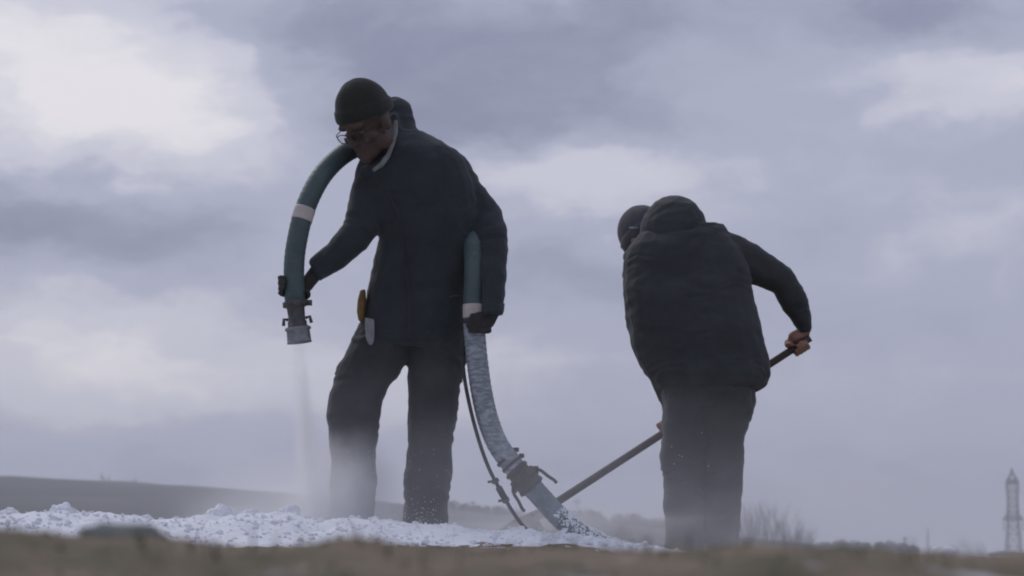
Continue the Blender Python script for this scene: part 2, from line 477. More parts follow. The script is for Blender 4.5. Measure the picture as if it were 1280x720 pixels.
# ------------------------------------------------------------------ far vegetation
def leaf_cloud(m, c, r, n, size, rg):
    c = Vector(c)
    for _ in range(n):
        while True:
            q = Vector((rg.uniform(-1, 1), rg.uniform(-1, 1), rg.uniform(-1, 1)))
            if q.length < 1: break
        q = q * (0.6 + .4 * q.length)
        p = c + Vector((q.x * r[0], q.y * r[1], q.z * r[2]))
        a = Vector((rg.gauss(0, 1), rg.gauss(0, 1), rg.gauss(0, 1))).normalized(); b = a.orthogonal().normalized() * size * rg.uniform(.5, 1.1)
        d = a.cross(b).normalized() * size * rg.uniform(.5, 1.1)
        m.add([p - b - d * .4, p + b * .3 - d, p + b + d * .3, p - b * .3 + d], [(0, 1, 2, 3)])
rg = random.Random(11)
m = MB()
for i in range(85):       # wood along the hill's right end
    px = 545 + 300 * (i / 84) ** .8 + rg.uniform(-4, 4)
    Y = HY - rg.uniform(0, 120)
    py = interp(px, CREST)
    c = P(px, py, HY); c.y = Y
    hh = (rg.uniform(1.0, 2.2) if px < 700 else rg.uniform(1.6, 3.6))
    leaf_cloud(m, c + Vector((0, 0, hh * .3 - .6)), (rg.uniform(1.8, 4.2), 2.4, hh), 110, .45, rg)
    m.tube([c + Vector((0, 0, -5)), c + Vector((0, 0, 0))], [.25, .15], 5)
o = m.build('far_wood', M['wood'], smooth=False); tag(o, 'dark far-off wood along the falling end of the hill', 'wood', kind='stuff')

def thicket(lst, Y, label, base_py):
    c0 = P(sum(a[0] for a in lst) / len(lst), base_py, Y); c0.z = -.75
    t = empty('thicket', c0); tag(t, label, 'thicket', 'dark thickets on the horizon')
    cr = MB()
    for (px, top, w) in lst:
        a = P(px, top, Y); hw = w / 2 / F * Y
        hh = (a.z + .75) / 2
        leaf_cloud(cr, (a.x, Y + rg.uniform(-2, 2), a.z - hh * .72), (hw, hw, hh * .78), 420, Y / F * 1.5, rg)
        for k in range(3):
            x = a.x + rg.uniform(-.5, .5) * hw
            tr = MB(); tr.tube([(x, Y, -.8), (x + rg.uniform(-.3, .3), Y, a.z - hh)], [.16, .07], 5); tr.build('trunk', M['bark'], t)
    tag(cr.build('crown', M['wood'], t, smooth=False), kind='stuff')
thicket([(1030, 678, 26), (1050, 675, 22), (1070, 676, 28), (1084, 679, 12)], 1000, 'long low dark thicket right of the bare bush', 694)
thicket([(1099, 678, 16), (1112, 676, 22), (1127, 679, 20), (1140, 682, 18)], 950, 'compact dark thicket halfway between bare bush and pylon', 694)
thicket([(1241, 692, 14), (1252, 690, 16), (1266, 691, 18), (1280, 692, 16), (1296, 690, 20)], 1150, 'dark scrub around the foot of the pylon', 697)

def branch(m, p, d, ln, r, depth, rg, spread):
    q = p + d * ln
    m.tube([p, p + d * ln * .5 + Vector((rg.uniform(-.03, .03), rg.uniform(-.03, .03), 0)) * ln, q], [r, r * .8, r * .6], 4, caps=False)
    if depth == 0: return
    for k in range(rg.choice((2, 3, 3))):
        nd = (d + Vector((rg.gauss(0, spread), rg.gauss(0, spread), rg.uniform(0, .35)))).normalized()
        branch(m, p + d * ln * rg.uniform(.45, 1), nd, ln * rg.uniform(.5, .75), r * .58, depth - 1, rg, spread)
def bare_bush(cx, base_z, Y, w, h, nst, label, name='bare_bush', r=.013, cat='bush', tops=None):
    x0 = (cx - 640) / F * Y
    t = empty(name, (x0, Y, base_z)); tag(t, label, cat)
    tw = MB(); hw = w / 2 / F * Y; hz = h / F * Y
    for i in range(nst):
        u = rg.uniform(-1, 1); x = x0 + u * hw * .85; y = Y + rg.uniform(-1, 1) * hw * .5
        k = hz * rg.uniform(.6, 1.0) * (1 - .40 * max(0, u)) 
        d = Vector((u * .12 + rg.uniform(-.1, .1), rg.uniform(-.12, .12), 1)).normalized()
        top = Vector((x, y, base_z)) + d * k * .62
        st = MB(); st.tube([(x, y, base_z - .1), top], [r, r * .6], 5); st.build('stem', M['bark'], t)
        for j in range(5):
            nd = (d + Vector((rg.gauss(0, .22), rg.gauss(0, .22), .2))).normalized()
            branch(tw, Vector((x, y, base_z)) + d * k * rg.uniform(.15, .62), nd, k * .30, r * .5, 2, rg, .22)
    tag(tw.build('twigs', M['bark'], t), kind='stuff')
bare_bush(966, -.75, 160, 112, 88, 80, 'hazy leafless bush with upright twigs behind the right man')
bare_bush(135, P(135, 604, HY).z - .5, HY - 20, 16, 11, 5, 'left of two tiny bare trees on the hill crest', 'bare_tree', .12, 'tree')
bare_bush(170, P(170, 606, HY).z - .5, HY - 20, 9, 10, 3, 'right of two tiny bare trees on the hill crest', 'bare_tree', .12, 'tree')

# ------------------------------------------------------------------ pylons
def pylon(cx, Y, levels, base_z, label, w=.22, arms=(), name='lattice_pylon'):
    """levels: (row, half width px) from the top down"""
    k = Y / F; x0 = (cx - 640) / F * Y
    t = empty(name, (x0, Y, base_z)); tag(t, label, 'pylon')
    zz = [P(cx, r, Y).z for r, _ in levels]; hw = [b * k for _, b in levels]
    zz[-1] = base_z
    def cor(i, a, b): return Vector((x0 + a * hw[i], Y + b * hw[i], zz[i]))
    for a, b in ((-1, -1), (1, -1), (1, 1), (-1, 1)):
        m = MB()
        for i in range(len(levels) - 1): m.bar(cor(i, a, b), cor(i + 1, a, b), w)
        m.build('leg', M['steel_far'], t, smooth=False)
    br = MB()
    cs = ((-1, -1), (1, -1), (1, 1), (-1, 1))
    for i in range(len(levels) - 1):
        ho = MB()
        for j in range(4):
            p, q = cs[j], cs[(j + 1) % 4]
            br.bar(cor(i, *p), cor(i + 1, *q), w * .5); br.bar(cor(i, *q), cor(i + 1, *p), w * .5)
            ho.bar(cor(i + 1, *p), cor(i + 1, *q), w * .9)
        ho.build('cross_member', M['steel_far'], t, smooth=False)
    br.build('bracing', M['steel_far'], t, smooth=False)
    for (row, half, th, drop) in arms:
        m = MB(); z = P(cx, row, Y).z; hx = half * k; tz = th * k
        for yy in (-1.2, 1.2):
            m.bar((x0 - hx, Y, z), (x0 + hx, Y, z), w * 2.0); m.bar((x0 - hx * .8, Y + yy * .5, z + tz * .4), (x0 + hx * .8, Y + yy * .5, z + tz * .4), w * 1.5)
            for s_ in (-1, 1):
                m.bar((x0 + s_ * hx, Y, z), (x0 + s_ * hx * .35, Y + yy, z + tz), w * 1.6)
                m.bar((x0 + s_ * hx, Y, z), (x0, Y + yy, z), w * .8)
                m.bar((x0 + s_ * hx * .65, Y, z), (x0 + s_ * hx * .5, Y + yy * .5, z + tz * .8), w * .7)
        am = m.build('crossarm', M['steel_far'], t, smooth=False)
        if drop:
            for s_ in (-1, 1):
                i_ = MB(); i_.tube([(x0 + s_ * hx, Y, z), (x0 + s_ * hx, Y, z - drop * k)], .24, 6)
                i_.build('insulator', M['steel_far'], am)
    return t
pylon(1263.5, 1190, [(585, .4), (592, 1.6), (599, 5.5), (605, 6.8), (614, 6.2), (623, 5.6), (632, 5.8), (640, 6.2), (648, 6.4), (658, 6.8), (668, 7.4), (683, 8.2), (698, 9.2)],
      -.75, 'tall grey lattice pylon in the haze at the right edge', .27, arms=((649, 12, 9, 14), (604, 7.8, 5, 0)))
pylon(721, 1900, [(622, .4), (628, 1.0), (640, 1.4), (655, 1.8), (672, 2.4), (698, 3.2)], -.75, 'very faint small pylon above the wood beside the hose', .2, arms=((628, 6, 2, 0),))
pylon(1157, 1900, [(660, .3), (668, .9), (678, 1.2), (688, 1.6), (698, 2.0)], -.75, 'faint thin mast on the horizon left of the pylon', .2, name='mast')
pylon(1128.5, 1600, [(671, 1.6), (675, 1.6), (677, .7), (686, .8), (698, .9)], -.75, 'stubby post with a box top behind the compact thicket', .3, name='mast')

# ------------------------------------------------------------------ people
def head_frame(px, py, Y, f, scale, roll=0):
    f = Vector(f).normalized(); r = f.cross(Vector((0, 0, 1))).normalized(); u = r.cross(f)
    Mx = Matrix((r, f, u)).transposed() * scale
    if roll: Mx = Mx @ Matrix.Rotation(roll, 3, 'Y')
    c = P(px, py, Y)
    return (lambda v: c + Mx @ Vector(v)), Mx
def add_head(m, H, Mx):
    def b(c, r, **k): m.ball(H(c), r, Mx, **k)
    b((0, -.012, .030), (.077, .098, .094), seg=24, rg=14)
    b((0, .064, .034), (.058, .034, .034), seg=18, rg=10)
    b((0, .022, -.045), (.060, .070, .078), seg=20, rg=12)
    b((0, .070, -.108), (.026, .022, .020))
    b((0, .050, -.092), (.046, .045, .032))
    for s_ in (-1, 1):
        b((s_ * .030, .082, .022), (.028, .014, .011)); b((s_ * .042, .056, -.028), (.026, .030, .026))
        b((s_ * .078, -.006, -.012), (.012, .026, .034)); b((s_ * .012, .098, -.036), (.010, .012, .009))
        b((s_ * .052, .005, -.075), (.020, .04, .035))
    b((0, .090, .008), (.011, .018, .022)); b((0, .101, -.012), (.011, .019, .022)); b((0, .109, -.030), (.014, .016, .013))
    b((0, .088, -.062), (.025, .012, .0065)); b((0, .086, -.074), (.022, .012, .0075)); b((0, .078, -.054), (.028, .016, .02))
def grip(m, c, axis, palm, R, sweep, wrist, fr=.0095, thumb=True, grow=0.0, arc=3.3, lens=(.95, 1.05, 1.0, .82)):
    """a hand closed on a bar: palm on the side 'palm', fingers bent round it"""
    axis = Vector(axis).normalized(); c = Vector(c)
    palm = Vector(palm); palm = (palm - axis * palm.dot(axis)).normalized(); tan = axis.cross(palm) * sweep
    fr += grow
    pc = c + palm * (R + .014)
    rings = []
    for t, w, d in ((-.035, .026, .010), (-.020, .040, .014), (.012, .043, .015), (.040, .042, .012), (.050, .036, .008)):
        q = pc + tan * (t * .85) - palm * abs(t) * .25
        rings.append([q + axis * math.cos(k * math.pi / 8) * (w + grow) + palm * math.sin(k * math.pi / 8) * (d + grow) for k in range(16)])
    m.rings(rings)
    heel = pc - tan * .030
    m.chain([heel, (heel + Vector(wrist)) / 2, Vector(wrist)], [.025 + grow, .026 + grow, .027 + grow])
    for i in range(4):
        off = (i - 1.5) * .0205
        total = arc * lens[i]
        pts = []; rd = []
        for j in range(7):
            t = j / 6; an = .55 + t * total * .75
            rr = R + fr * 1.05 + .004 * math.sin(t * 9.4) ** 2
            pts.append(c + axis * (off * (1 - .12 * t)) + (palm * math.cos(an) + tan * math.sin(an)) * rr); rd.append(fr * (1.05 - .22 * t))
        m.chain([pc + tan * .030 + axis * off] + pts, [fr * 1.1] + rd)
    if thumb:
        pts = [pc - tan * .018 + axis * .034]
        for j in range(5):
            t = j / 4; an = -.55 - 1.15 * t
            pts.append(c + axis * (.040 + .008 * t - .022 * t * t) + (palm * math.cos(an) + tan * math.sin(an)) * (R + fr * 1.1))
        m.chain(pts, [fr * 1.6, fr * 1.4, fr * 1.2, fr * 1.15, fr * 1.05, fr * .9])

def folds(seed, a=.010, b=.0050):
    o = Vector((seed, seed * 2.1, 0))
    def d(p):
        q = Vector((p.x * 5, p.y * 5, p.z * 9)) + o
        wv = noise.noise(Vector((p.x * 7 + p.z * 4, p.y * 6, p.z * 13 - p.x * 5)) + o * 2 + Vector((noise.noise(q) * 1.5,) * 3))
        w2 = noise.noise(Vector((p.x * 11 + p.z * 7, p.y * 9, p.z * 13 - p.x * 6)) + o * 3)
        return a * noise.noise(q) + b * (1 - 2 * abs(wv)) + b * .7 * (.5 - abs(w2)) + .0012 * noise.noise(p * 60)
    return d
def beanie(parent, H, Mx, mat, g=.013, tall=.012, tilt=-.30, low=.012, name='beanie'):
    m = MB(); nseg = 56
    R = []
    prof = [(-.004, .94), (-.006, 1.0), (-.002, 1.035), (.012, 1.05), (.034, 1.045), (.040, 1.02), (.042, .995)]
    n_up = 16
    def ring(zrel, k, inner=0):
        out = []
        for j in range(nseg):
            a = 2 * math.pi * j / nseg; ca, sa = math.cos(a), math.sin(a)
            rib = 1 + .008 * math.sin(a * 28)
            zb = low + tilt * sa * .098 + zrel           # rim lower at the back
            zz = (zb - .03) / (.094 + g + tall)
            rr = math.sqrt(max(.0, 1 - min(.999, abs(zz)) ** 2.0)) if zz > 0 else math.sqrt(max(.05, 1 - zz * zz * .5))
            out.append(H((ca * (.077 + g) * rr * k * rib, -.012 + sa * (.098 + g) * rr * k * rib, zb)))
        return out
    for z, k in prof: R.append(ring(z, k))
    # crown: blend from the top of the cuff to the apex
    last = [(.042) for _ in range(1)]
    for i in range(1, n_up + 1):
        t = i / n_up
        out = []
        for j in range(nseg):
            a = 2 * math.pi * j / nseg; ca, sa = math.cos(a), math.sin(a)
            z0 = low - tilt * 0 + tilt * sa * .098 + .042
            top = .124 + g + tall
            th0 = math.acos(min(1, max(-1, (z0 - .03) / (.094 + g + tall))))
            th = th0 * (1 - t)
            rib = 1 + .006 * math.sin(a * 28) * (1 - t)
            wob = 1 + .012 * noise.noise(Vector((ca * 2, sa * 2, t * 3)))
            out.append(H((ca * (.077 + g) * math.sin(th) * rib * wob, -.012 + sa * (.098 + g) * math.sin(th) * rib * wob, .03 + math.cos(th) * (.094 + g + tall) * wob)))
        R.append(out)
    m.rings(R)
    return m.build(name, mat, parent)

# ---------- the man with the hose
YA = 9.0
ox, oz = P(490, 672, YA).x, P(490, 674, YA).z
baseA = Vector((ox, YA, oz))
HA, MA = head_frame(457.5, 152, YA - .20, (-.50, -.62, -.60), 1.08)
torsoA = [(165, 484, 528, -.03, .07), (176, 470, 548, -.04, .095), (190, 458, 570, -.05, .12), (205, 448, 581, -.06, .13), (225, 443, 590, -.06, .14), (250, 441, 597, -.06, .145),
          (275, 446, 598, -.05, .145), (295, 476, 596, -.04, .14), (315, 472, 592, -.02, .14), (340, 464, 590, -.01, .14), (365, 460, 587, 0, .14), (390, 455, 585, 0, .14), (412, 450, 583, 0, .14), (424, 448, 582, 0, .138)]
armL_A = [(548, 178, 520, 240, -.04, .085), (580, 197, 545, 254, -.03, .085), (602, 232, 562, 272, -.02, .082), (623, 260, 578, 292, -.02, .078), (632, 287, 590, 306, -.07, .080), (634, 318, 597, 322, -.12, .074),
          (632, 350, 600, 350, -.16, .066), (629, 376, 602, 378, -.18, .058), (627, 390, 603, 392, -.19, .052)]
armR_A = [(448, 208, 500, 226, -.06, .085), (440, 232, 486, 244, -.09, .082), (437, 256, 480, 266, -.12, .076), (432, 276, 473, 291, -.14, .07), (415, 299, 457, 312, -.16, .064), (401, 315, 430, 334, -.175, .055), (388, 327, 402, 348, -.185, .047)]
hipsA = [(378, 466, 580, 0, .115), (400, 453, 582, 0, .125), (418, 444, 583, 0, .131), (434, 435, 582, 0, .131)]
legR_A = [(425, 439, 520, 0, .12), (440, 432, 519, -.01, .118), (450, 428, 511, -.03, .108), (462, 422, 501, -.04, .105), (480, 416, 488, -.06, .10), (500, 412, 476, -.07, .095), (520, 411, 472, -.07, .09), (545, 414, 470, -.05, .088), (580, 416, 469, -.02, .086), (620, 415, 468, .0, .085), (664, 414, 466, .01, .088)]
legL_A = [(425, 500, 582, 0, .115), (445, 508, 581, 0, .11), (470, 511, 577, -.01, .105), (500, 511, 571, -.02, .10), (530, 512, 566, -.02, .095), (570, 509, 563, 0, .09), (610, 507, 560, .02, .088), (662, 505, 556, .03, .09)]
hose_top = [(374, 425, -.24), (371, 400, -.24), (369, 378, -.24), (367.5, 350, -.24), (368, 325, -.235), (371.5, 300, -.23), (378, 272, -.22), (388, 245, -.20), (402, 220, -.17), (420, 200, -.12), (441, 186, -.05), (466, 180, .05), (495, 187, .14), (525, 210, .18),
            (555, 238, .165), (578, 262, .09), (589, 285, -.04), (592, 308, -.125), (593, 335, -.155), (592, 365, -.175), (592, 395, -.18), (594, 425, -.17), (597, 455, -.16), (602, 490, -.15), (610, 525, -.14), (622, 555, -.135), (639, 579, -.13), (655, 598, -.13),
            (675, 620, -.135), (695, 642, -.145), (713, 659, -.16), (735, 672, -.17), (765, 686, -.18), (800, 697, -.19), (850, 702, -.2), (920, 716, -.2)]
def smooth_path(pts, step=.006):
    pts = [Vector(p) for p in pts]; out = []
    for i in range(len(pts) - 1):
        p0 = pts[max(i - 1, 0)]; p1 = pts[i]; p2 = pts[i + 1]; p3 = pts[min(i + 2, len(pts) - 1)]
        n = max(2, int((p2 - p1).length / step))
        for k in range(n):
            t = k / n
            out.append(.5 * ((2 * p1) + (p2 - p0) * t + (2 * p0 - 5 * p1 + 4 * p2 - p3) * t * t + (3 * p1 - p0 - 3 * p2 + p3) * t ** 3))
    out.append(pts[-1]); return out
hose_path = smooth_path([P(x, y, YA + d) for x, y, d in hose_top])
HR = .0385
def hose_at(px, py, d):
    q = P(px, py, YA + d); i = min(range(len(hose_path)), key=lambda k: (hose_path[k] - q).length)
    i = max(2, min(len(hose_path) - 3, i))
    return i, hose_path[i], (hose_path[i + 2] - hose_path[i - 2]).normalized()

b = MB()
add_head(b, HA, MA)
b.chain([HA((0, -.01, -.06)), HA((0, -.03, -.12)), P(494, 205, YA - .07)], [.058, .060, .066])
b.rows(torsoA, YA, grow=.86); b.outline(armL_A, YA, grow=.78); b.outline(armR_A, YA, grow=.78)
b.rows(hipsA, YA, grow=.86); b.rows(legR_A, YA, grow=.76); b.rows(legL_A, YA, grow=.76)
gi, gc, ga = hose_at(367.5, 357, -.24)
wr = P(398, 337, YA - .185)
lj, lc, la = hose_at(592, 403, -.18)
wl = P(615, 390, YA - .185)
grip(b, gc, -ga, (.12, 1, 0), HR, -1, wr, fr=.0082, arc=2.3)
grip(b, lc, -la, (1.0, .05, 0), HR, -1, wl, arc=1.9)
bodyA = b.fused('person', M['skin'], origin=baseA, voxel=.0055, it=3)
tag(bodyA, 'man in dark jacket, beanie and glasses bending with a hose over his shoulder', 'person', 'two men working in the snow')
j = MB()
j.rows(torsoA, YA); j.outline(armL_A, YA); j.outline(armR_A, YA)
# collar and folded hood
j.outline([(484, 126, 498, 122.5, .03, .02), (476, 136, 513, 132, .03, .055), (474, 152, 518, 146, .02, .07), (476, 166, 520, 160, .01, .085), (478, 184, 528, 178, -.01, .10), (472, 204, 540, 196, -.03, .11), (470, 222, 545, 215, -.04, .11)], YA)
j.chain([P(497, 178, YA - .10), P(488, 200, YA - .155), P(474, 214, YA - .18), P(458, 216, YA - .16)], [.028, .030, .030, .026])
j.chain([P(492, 146, YA - .06), P(496, 162, YA - .09), P(494, 182, YA - .12), P(484, 202, YA - .15)], [.016, .020, .022, .022])
jacketA = j.fused('jacket', M['jacket'], bodyA, voxel=.0075, it=5, disp=folds(3))
hem = MB(); hem.rows([(416, 448, 583, 0, .140), (420, 447, 583, 0, .141), (427, 445, 583, 0, .140), (430, 446, 582, 0, .137)], YA, n=40)
hem.build('hem', M['jacket'], jacketA)
fl = MB(); fl.chain([P(495, 152, YA - .13), P(494, 166, YA - .16), P(491, 180, YA - .185), P(485, 194, YA - .205), P(477, 206, YA - .215), P(468, 212, YA - .215)], [.006, .009, .010, .011, .010, .008])
fl.fused('collar_lining', M['fleece'], jacketA, voxel=.004, it=2, disp=folds(9, .002, .002))
cf = MB(); cf.outline([(631, 380, 601, 381, -.18, .058), (630, 389, 602, 390, -.188, .057), (628.5, 393, 603, 394, -.19, .053)], YA, n=28); cf.build('cuff', M['jacket'], jacketA)
cf = MB(); cf.outline([(396, 318, 411, 342, -.18, .052), (389, 325, 403, 349, -.185, .05), (386, 328, 400, 351, -.187, .046)], YA, n=28); cf.build('cuff', M['jacket'], jacketA)
zp = MB(); pts = [P(x, y, YA - .06 - .146 + d) for x, y, d in ((478, 226, .02), (490, 250, -.005), (500, 280, .0), (507, 315, .03), (510, 350, .05), (512, 385, .05), (512, 420, .045))]
zp.tube(smooth_path(pts, .02), .004, 6); zp.build('zip', M['frame'], jacketA)
pz = MB(); pz.tube([P(562, 371, YA - .128), P(568, 369.5, YA - .122), P(574, 370, YA - .112)], .0022, 6); pz.build('pocket_zip', M['brass'], jacketA)
t = MB(); t.rows(hipsA, YA); t.rows(legR_A, YA); t.rows(legL_A, YA)
t.fused('trousers', M['trousers'], bodyA, voxel=.0065, it=2, disp=folds(5, .010, .0062))
def boot(parent, px, py, Y, dx, dy, w=.052):
    c = P(px, py, Y); d = Vector((dx, dy, 0)).normalized(); s_ = Vector((-d.y, d.x, 0))
    m = MB()
    for zc, f0, f1, ww in ((0, -.09, .19, 1), (.03, -.09, .19, 1), (.06, -.085, .16, .95), (.09, -.075, .08, .85), (.16, -.07, .06, .85), (.22, -.07, .06, .9)):
        pass
    R = []
    for z, f0, f1, ww in ((0, -.085, .185, .92), (.02, -.09, .19, 1), (.05, -.088, .18, 1), (.075, -.08, .13, .92), (.10, -.075, .075, .88), (.17, -.072, .062, .92), (.22, -.074, .064, .96)):
        cc = c + d * (f0 + f1) / 2 + Vector((0, 0, z)); a = d * (f1 - f0) / 2
        R.append([cc + a * math.copysign(abs(math.cos(k * math.pi / 10)) ** .8, math.cos(k * math.pi / 10)) + s_ * w * ww * math.copysign(abs(math.sin(k * math.pi / 10)) ** .8, math.sin(k * math.pi / 10)) for k in range(20)])
    m.rings(R); bt = m.build('boot', M['boot'], parent)
    s2 = MB(); R = []
    for z, k2 in ((-.022, 1.03), (.012, 1.05)):
        cc = c + d * .05 + Vector((0, 0, z))
        R.append([cc + d * .145 * k2 * math.copysign(abs(math.cos(k * math.pi / 10)) ** .7, math.cos(k * math.pi / 10)) + s_ * w * 1.08 * math.copysign(abs(math.sin(k * math.pi / 10)) ** .8, math.sin(k * math.pi / 10)) for k in range(20)])
    s2.rings(R); s2.build('sole', M['boot'], bt)
boot(bodyA, 440, 672, YA + .01, -.6, -.8); boot(bodyA, 531, 674, YA + .03, .1, -1)
bn = beanie(bodyA, HA, MA, M['beanie'], .013, .017, .26, .022)
for nm, args in (('right', (gc, -ga, (.12, 1, 0), HR, -1, wr, .0082)), ('left', (lc, -la, (1.0, .05, 0), HR, -1, wl))):
    gm = MB(); grip(gm, *args, grow=.0022, arc=2.5 if nm == 'right' else 1.9); gm.fused('glove', M['glove'], bodyA, voxel=.0042, it=7, disp=folds(2, .0015, .001))
# spectacles
gs = MB()
def lensring(s_):
    return [HA((s_ * .033 + .023 * math.cos(a), .111 - .006 * abs(math.cos(a)) * 1, -.006 + .016 * math.sin(a))) for a in [k * 2 * math.pi / 28 for k in range(29)]]
for s_ in (-1, 1): gs.tube(lensring(s_), .0021, 6)
gs.tube([HA((-.010, .111, .000)), HA((0, .115, .003)), HA((.010, .111, .000))], .0020, 6)
gp = gs.build('glasses', M['frame'], bodyA)
for s_ in (-1, 1):
    a = MB(); a.tube([HA((s_ * .056, .106, .000)), HA((s_ * .072, .090, .003)), HA((s_ * .083, .0, .002)), HA((s_ * .082, -.02, -.012))], .0022, 6); a.build('temple_arm', M['frame'], gp)
    ln = MB(); ln.rings([[HA((s_ * .033 + .022 * k * math.cos(a), .1085 + dy, -.006 + .015 * k * math.sin(a))) for a in [q * 2 * math.pi / 24 for q in range(24)]] for k, dy in ((.5, -.0008), (1, -.0008), (1, .0008), (.5, .0008))])
    ln.build('lens', M['glass'], gp)
    ey = MB(); ey.ball(HA((s_ * .031, .0700, -.006)), .0110, seg=16, rg=10); ey.build('eye', M['eye'], bodyA)

# pouch at the hip
pc = P(457, 395, YA - .06)
hp = empty('hip_pouch', pc); tag(hp, 'mustard yellow pouch with a pale cloth tag on the hose man\'s hip', 'pouch')
m = MB(); m.outline([(450, 364, 457, 362, -.05, .035), (447, 376, 458, 376, -.055, .045), (446, 390, 457, 391, -.06, .045), (448, 401, 456, 402, -.06, .035)], YA, n=16); m.fused('holster', M['yellow'], hp, voxel=.004, it=2)
m = MB(); m.outline([(456, 397, 468, 399, -.128, .006), (456, 412, 468.5, 414, -.132, .006), (458, 425, 467.5, 427, -.13, .006), (461, 431, 466, 432, -.125, .005)], YA, n=16); m.fused('tag', M['pale_cloth'], hp, voxel=.003, it=2, disp=folds(4, .002, .001))

# ---------- the man with the shovel
YB = 9.9
baseB = Vector((P(878, 700, YB).x, YB, P(878, 712, YB).z))
HB, MBm = head_frame(804, 298, YB + .33, (-.58, .55, -.60), 1.02)
torsoB = [(282, 815, 905, .20, .10), (296, 798, 916, .17, .13), (312, 787, 925, .15, .148), (330, 780, 932, .14, .156), (350, 779, 938, .13, .16), (375, 781, 942, .10, .165), (400, 785, 948, .08, .165), (430, 789, 955, .05, .165), (450, 797, 960, .04, .165), (468, 808, 963, .02, .17), (480, 818, 957, .02, .17), (488, 826, 945, .02, .165)]
armR_B = [(890, 285, 905, 352, .18, .09), (912, 289, 922, 354, .18, .088), (932, 300, 938, 355, .19, .082), (962, 317, 955, 359, .21, .076), (989, 337, 969, 364, .24, .068), (1006, 366, 980, 386, .27, .06), (1013, 395, 994, 405, .30, .05), (1013, 412, 998, 414, .315, .042)]
armL_B = [(781, 335, 830, 330, .20, .09), (780, 365, 828, 365, .24, .085), (786, 410, 832, 408, .28, .078), (796, 446, 842, 440, .31, .07), (812, 474, 850, 464, .33, .062), (826, 500, 852, 494, .345, .05), (829, 516, 849, 514, .35, .045)]
hipsB = [(462, 832, 938, .0, .13), (490, 827, 943, 0, .15), (508, 829, 941, 0, .142), (526, 834, 934, 0, .11)]
legL_B = [(490, 829, 892, .0, .142), (515, 829, 890, .0, .138), (540, 829, 888, .01, .125), (570, 826.5, 884, .03, .10), (600, 829, 881, .02, .094), (630, 831, 879, .0, .09), (660, 832, 879, -.01, .088), (702, 833, 878, -.02, .09)]
legR_B = [(490, 870, 942, .0, .142), (515, 871, 940, -.005, .138), (535, 873, 936, .0, .125), (555, 876, 928, .01, .10), (580, 880, 928, .01, .095), (620, 883, 925, -.02, .09), (660, 883.5, 923, -.035, .088), (702, 884.5, 921, -.05, .09)]
shA, shB = P(1008, 425.5, YB + .30), P(674, 642, YB + .40)
sdir = (shB - shA).normalized()
b = MB(); add_head(b, HB, MBm)
b.chain([HB((0, -.01, -.06)), HB((0, -.04, -.10)), P(850, 305, YB + .22)], [.056, .058, .066])
b.rows(torsoB, YB, grow=.86); b.outline(armR_B, YB, grow=.8); b.outline(armL_B, YB, grow=.8)
b.rows(hipsB, YB, grow=.86); b.rows(legL_B, YB, grow=.78); b.rows(legR_B, YB, grow=.78)
def on_shaft(px):
    t = (px - 1008) / (676 - 1008); return shA + (shB - shA) * t
hc = on_shaft(999)
grip(b, hc, sdir, (.45, .35, .75), .0165, 1, P(1005, 416, YB + .315), fr=.0105, arc=4.6)
hc2 = on_shaft(838)
grip(b, hc2, -sdir, (.3, .25, .9), .0165, 1, P(840, 518, YB + .345), fr=.0105, arc=4.6)
bodyB = b.fused('person', M['skin_hand'], origin=baseB, voxel=.0055, it=2)
tag(bodyB, 'man seen from behind in black hooded jacket, stooping to shovel', 'person', 'two men working in the snow')
j = MB(); j.rows(torsoB, YB); j.outline(armR_B, YB); j.outline(armL_B, YB)
j.rows([(479, 818, 959, .02, .172), (488, 824, 948, .02, .168)], YB)
jacketB = j.fused('jacket', M['jacket_b'], bodyB, voxel=.0075, it=5, disp=folds(13))
hd = MB()
hd.rows([(246, 835, 850, .24, .03), (250, 824, 862, .23, .07), (258, 814, 872, .21, .10), (268, 806, 879, .20, .12), (280, 801, 883, .19, .135), (292, 800, 885, .185, .138), (304, 802, 883, .18, .14), (318, 806, 878, .18, .146), (336, 814, 870, .18, .15), (356, 826, 858, .18, .13)], YB, e=.95)
hd.fused('hood', M['jacket_b'], jacketB, voxel=.007, it=5, disp=folds(17, .005, .004))
cf = MB(); cf.outline([(1014, 399, 994, 405, .305, .05), (1014.5, 410, 997, 414, .313, .047), (1013, 415, 998, 417, .316, .043)], YB, n=24); cf.build('cuff', M['jacket_b'], jacketB)
se = MB(); pts = [P(x, y, YB - d) for x, y, d in ((812, 322, -.02), (845, 326, .0), (880, 326, .0), (910, 322, -.02))]
t = MB(); t.rows(hipsB, YB); t.rows(legL_B, YB); t.rows(legR_B, YB)
t.fused('trousers', M['trousers_b'], bodyB, voxel=.0075, it=4, disp=folds(15, .010, .0062))
boot(bodyB, 856, 712, YB - .02, -.2, 1); boot(bodyB, 902, 712, YB - .05, .15, 1)
bnB = beanie(bodyB, HB, MBm, M['beanie_b'], .013, .008, .10, -.022)
band = MB(); band.tube([HB((.080 * math.cos(a) * 1.14, -.012 + .098 * math.sin(a) * 1.14, -.068 + .02 * math.sin(a))) for a in np.linspace(math.pi * .35, math.pi * 2.25, 40)], [.026 + .004 * math.sin(k * 1.7) for k in range(40)], 10)
band.fused('scarf', M['beanie_b'], bodyB, voxel=.005, it=3, disp=folds(6, .004, .003))
pt = MB(); pt.chain([HB((-.0905, -.055, -.004)), HB((-.093, -.040, .010)), HB((-.092, -.026, .026))], [.004, .006, .004]); pt.build('ear_patch', M['pale_cloth'], bnB)

